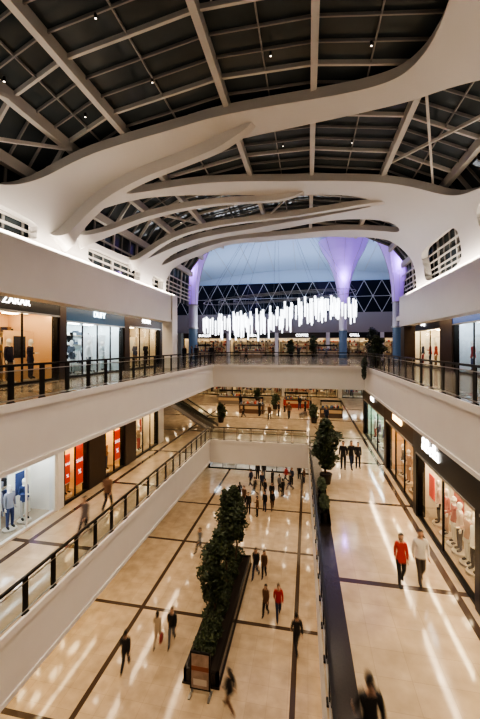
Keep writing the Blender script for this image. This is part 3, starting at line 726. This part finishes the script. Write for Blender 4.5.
# ------------------------------------------------------------ people
BK=(.015,.015,.018);NV=(.02,.03,.07);GY=(.15,.15,.16);BG=(.45,.36,.26);RD=(.38,.03,.03);WH=(.6,.57,.53);BR=(.14,.07,.04);JN=(.06,.09,.16)
pp=[(-7.75,13.9,ZG,.2,'m','walk',BK,BK),(-6.9,15.3,ZG,.1,'f','walk',BG,BG),(-6.3,15.6,ZG,3.3,'m','walk',BK,GY),
(-3.1,21.0,ZG,2.9,'m','walk',BK,NV),(-2.6,21.1,ZG,3.0,'f','stroll',BR,BK),(-2.15,18.1,ZG,2.8,'f','stroll',BR,BK),(-1.5,18.1,ZG,3.3,'m','walk',RD,NV),
(-.5,16.2,ZG,.3,'m','walk',BK,BK),(-2.95,13.1,ZG,1.0,'f','walk',BK,BR),(-4.9,28.9,ZG,3,'m','stand',BK,BK),(-4.1,28.6,ZG,2,'f','phone',BR,BK),
(-4.4,33.9,ZG,3,'m','walk',NV,BK),(-3.5,35.1,ZG,1,'f','stand',BK,BK),(-2.7,33.8,ZG,4,'m','stand',GY,BK),(-1.7,34.4,ZG,2,'m','walk',BK,NV),(-6.1,31.3,ZG,.5,'f','walk',BK,GY),
(-.9,37.4,ZG,3,'m','stand',BK,BK),(-7.2,22.8,ZG,2.5,'f','walk',GY,BK),(-.4,36.4,ZG,2,'f','phone',BR,BK),(-3.2,31.5,ZG,3.1,'m','stroll',BK,BK),(-2.2,36.3,ZG,1.1,'f','walk',RD,BK),(-5.2,36.5,ZG,.4,'m','stand',BK,BK),
(-3.9,32.3,ZG,2.2,'m','stand',BK,BK),(-3.0,30.0,ZG,3.3,'f','walk',BK,BR),(-5.6,34.5,ZG,1.2,'m','stroll',NV,BK),(-4.6,36.9,ZG,2.9,'m','stand',BK,GY),
(-3.6,29.6,ZG,2.6,'m','stand',BK,NV),(-2.3,32.8,ZG,.8,'f','stand',BK,BK),(-4.9,32.6,ZG,1.5,'m','walk',BK,BK),(-1.6,35.8,ZG,2.4,'m','stand',NV,BK),(-5.5,30.2,ZG,2.8,'m','stroll',BR,BK),
(-9.0,12.9,ZM,3.0,'f','walk',(.12,.09,.08),BK),(-9.4,15.2,ZM,.1,'m','walk',BR,BK),
(2.2,23.1,ZM,2.9,'m','stand',BK,BK),(2.7,23.2,ZM,3.5,'m','stroll',BK,NV),(3.15,23.5,ZM,3.1,'f','stand',BK,BK),
(3.0,12.3,ZM,3.1,'f','stroll',(.45,.04,.03),BK),(3.65,12.5,ZM,3.2,'m','stroll',WH,(.08,.06,.05)),(1.12,6.8,ZM,.2,'m','walk',BK,BK),
(-9.4,37,ZM,1,'m','walk',BK,BK),(-4,37,ZM,3,'f','walk',BR,BK),(-2.7,41.8,ZM,2,'m','stand',RD,BK),(-1,43.5,ZM,3,'m','walk',BK,NV),(-8.4,43.5,ZM,0,'f','walk',BK,BK),(.3,42.4,ZM,2,'f','stand',BK,GY),(-5.3,38.7,ZM,1.2,'m','stand',BK,BK),(1.8,36,ZM,3,'m','walk',NV,BK),
(-3.2,39.2,ZM,2,'f','stand',BK,BK),(-6.9,37.6,ZM,2,'m','stroll',BK,BK),(-2.0,37.9,ZM,.2,'m','stroll',BR,BK),(-.3,40.9,ZM,1.2,'m','stand',BK,BK),
(-12.2,33.5,ZU,3,'m','stand',BK,BK),(-11.6,34,ZU,2,'f','stand',BR,BK),(-10.8,33,ZU,3.4,'m','stroll',BK,BK),(-13,35.5,ZU,3.2,'f','phone',BK,NV),(-1.2,46,ZU,3,'m','walk',BK,BK),(2.2,44,ZU,2,'f','walk',GY,BK),(-5,51,ZU,2,'m','stand',BK,BK),
(-8.8,31.5,ZU,3.1,'m','stand',BK,BK),(-6.4,36.5,ZU,2.4,'f','stroll',BR,BK),
]
for i,(x,y,z,f,sx,po,t,p) in enumerate(pp):
    person(x,y,z+.01,f,sx,po,t,p,R.uniform(.97,1.04),bag=[(.6,.5,.4),(.3,.05,.05),(.6,.6,.6)][i%3] if (i%4==1 and po=='walk') else None)
sc.frame_set(1)
try:
    sc.render.use_motion_blur=True;sc.render.motion_blur_shutter=.5
except Exception: pass

# ------------------------------------------------------------ downlights & lamps
b=MB()
def dl(x,y,z,r=.09): b.limb((x,y,z-.012),(x,y,z+.02),r,r,LEDW,10)
for y in [2+2.4*i for i in range(11)]:
    for x in(-9.2,-10.8):dl(x,y,-TH);dl(x,y,ZM-TH)
    for x in(4.75,):dl(x,y,-TH)
    dl(2.2,y,ZM-TH);dl(-11.2,y,3.95);dl(8.4,y,3.9)
for y in [31+3*i for i in range(8)]:
    for x in range(-18,16,3):dl(x,y,-TH,.14)
for y in [29.5+2.5*i for i in range(4)]:
    for x in range(-10,5,2):dl(x,y,ZM-TH,.12)
b.obj("recessed_downlights")
W1=(1,.78,.54)
def area(name,loc,sx,sy,pw,col=W1,rot=(0,0,0)):
    l=bpy.data.lights.new(name,'AREA');l.shape='RECTANGLE';l.size=sx;l.size_y=sy;l.energy=pw;l.color=col
    o=bpy.data.objects.new(name,l);COL.objects.link(o);o.location=loc;o.rotation_euler=rot;return o
area("walkway_fill",(-9.2,13,-TH-.03),.3,24,400);area("walkway_fill",(-9.6,13,ZM-TH-.03),.3,24,280)  # added fill panels under slabs and walkway ceilings, not actual coves
area("walkway_fill",(5.2-.4,16,-TH-.03),.2,26,300);area("walkway_fill",(2.4,15,ZM-TH-.03),.3,24,280)
area("walkway_fill",(-11.0,13,3.9),.3,24,240);area("walkway_fill",(8.3,16,3.85),.3,26,240)
area("court_ceiling_light",(-4,40,-TH-.03),20,14,1000);area("court_ceiling_light",(-4,33,ZM-TH-.03),12,6,220)
area("vault_fill_up",(-9.85,11,5.5),.12,28,400,(1,.87,.74),(0,math.radians(180-30),0))  # added fill pair hidden at the cornices, brightens the vault from below
area("vault_fill_up",(7.05,13,5.5),.12,30,400,(1,.87,.74),(0,math.radians(180+30),0))
def spot(name,loc,pw,ang,col=(1,.82,.63),blend=.7,rad=.14,rot=(0,0,0)):
    l=bpy.data.lights.new(name,'SPOT');l.energy=pw;l.spot_size=math.radians(ang);l.spot_blend=blend;l.color=col;l.shadow_soft_size=rad
    o=bpy.data.objects.new(name,l);COL.objects.link(o);o.location=loc;o.rotation_euler=rot;return o
for y in(2,8,14.6,20.5,27.5):
    for x in(-5.5,-1.8,2.0):
        spot("atrium_fill_spot",(x,y,10.2),780,108)  # added fill spots for general atrium light, no fixture modelled
area("court_blue_light",(-3,50,6.9),30,1,1700,(.55,.70,1),(math.pi-.3,0,0))
for x,y in((4.4,44.6),(-12.8,36.2),(9.3,37.6)):
    l=bpy.data.lights.new("purple_lamp",'POINT');l.energy=260;l.color=(.5,.25,1);l.shadow_soft_size=.3
    o=bpy.data.objects.new("purple_lamp",l);COL.objects.link(o);o.location=(x,y,10)
spot("court_spotlight",(-3,45,12),1400,150);spot("court_spotlight",(-14,45,12),900,150);spot("court_spotlight",(10,48,12),900,150)

w=bpy.data.worlds.new("world");sc.world=w;w.use_nodes=True
w.node_tree.nodes["Background"].inputs[0].default_value=(.82,.84,.88,1);w.node_tree.nodes["Background"].inputs[1].default_value=.12
sc.view_settings.view_transform='AgX'
try: sc.view_settings.look='AgX - High Contrast'
except Exception: pass
sc.view_settings.exposure=0.0

c=bpy.data.cameras.new("camera");co=bpy.data.objects.new("camera",c);COL.objects.link(co);sc.camera=co
c.lens=350/719*36;c.sensor_width=36;c.sensor_fit='AUTO';c.shift_y=-13.5/719;c.clip_end=300
co.location=(0,0,1.65);co.rotation_euler=(math.pi/2,0,math.atan(68/350))
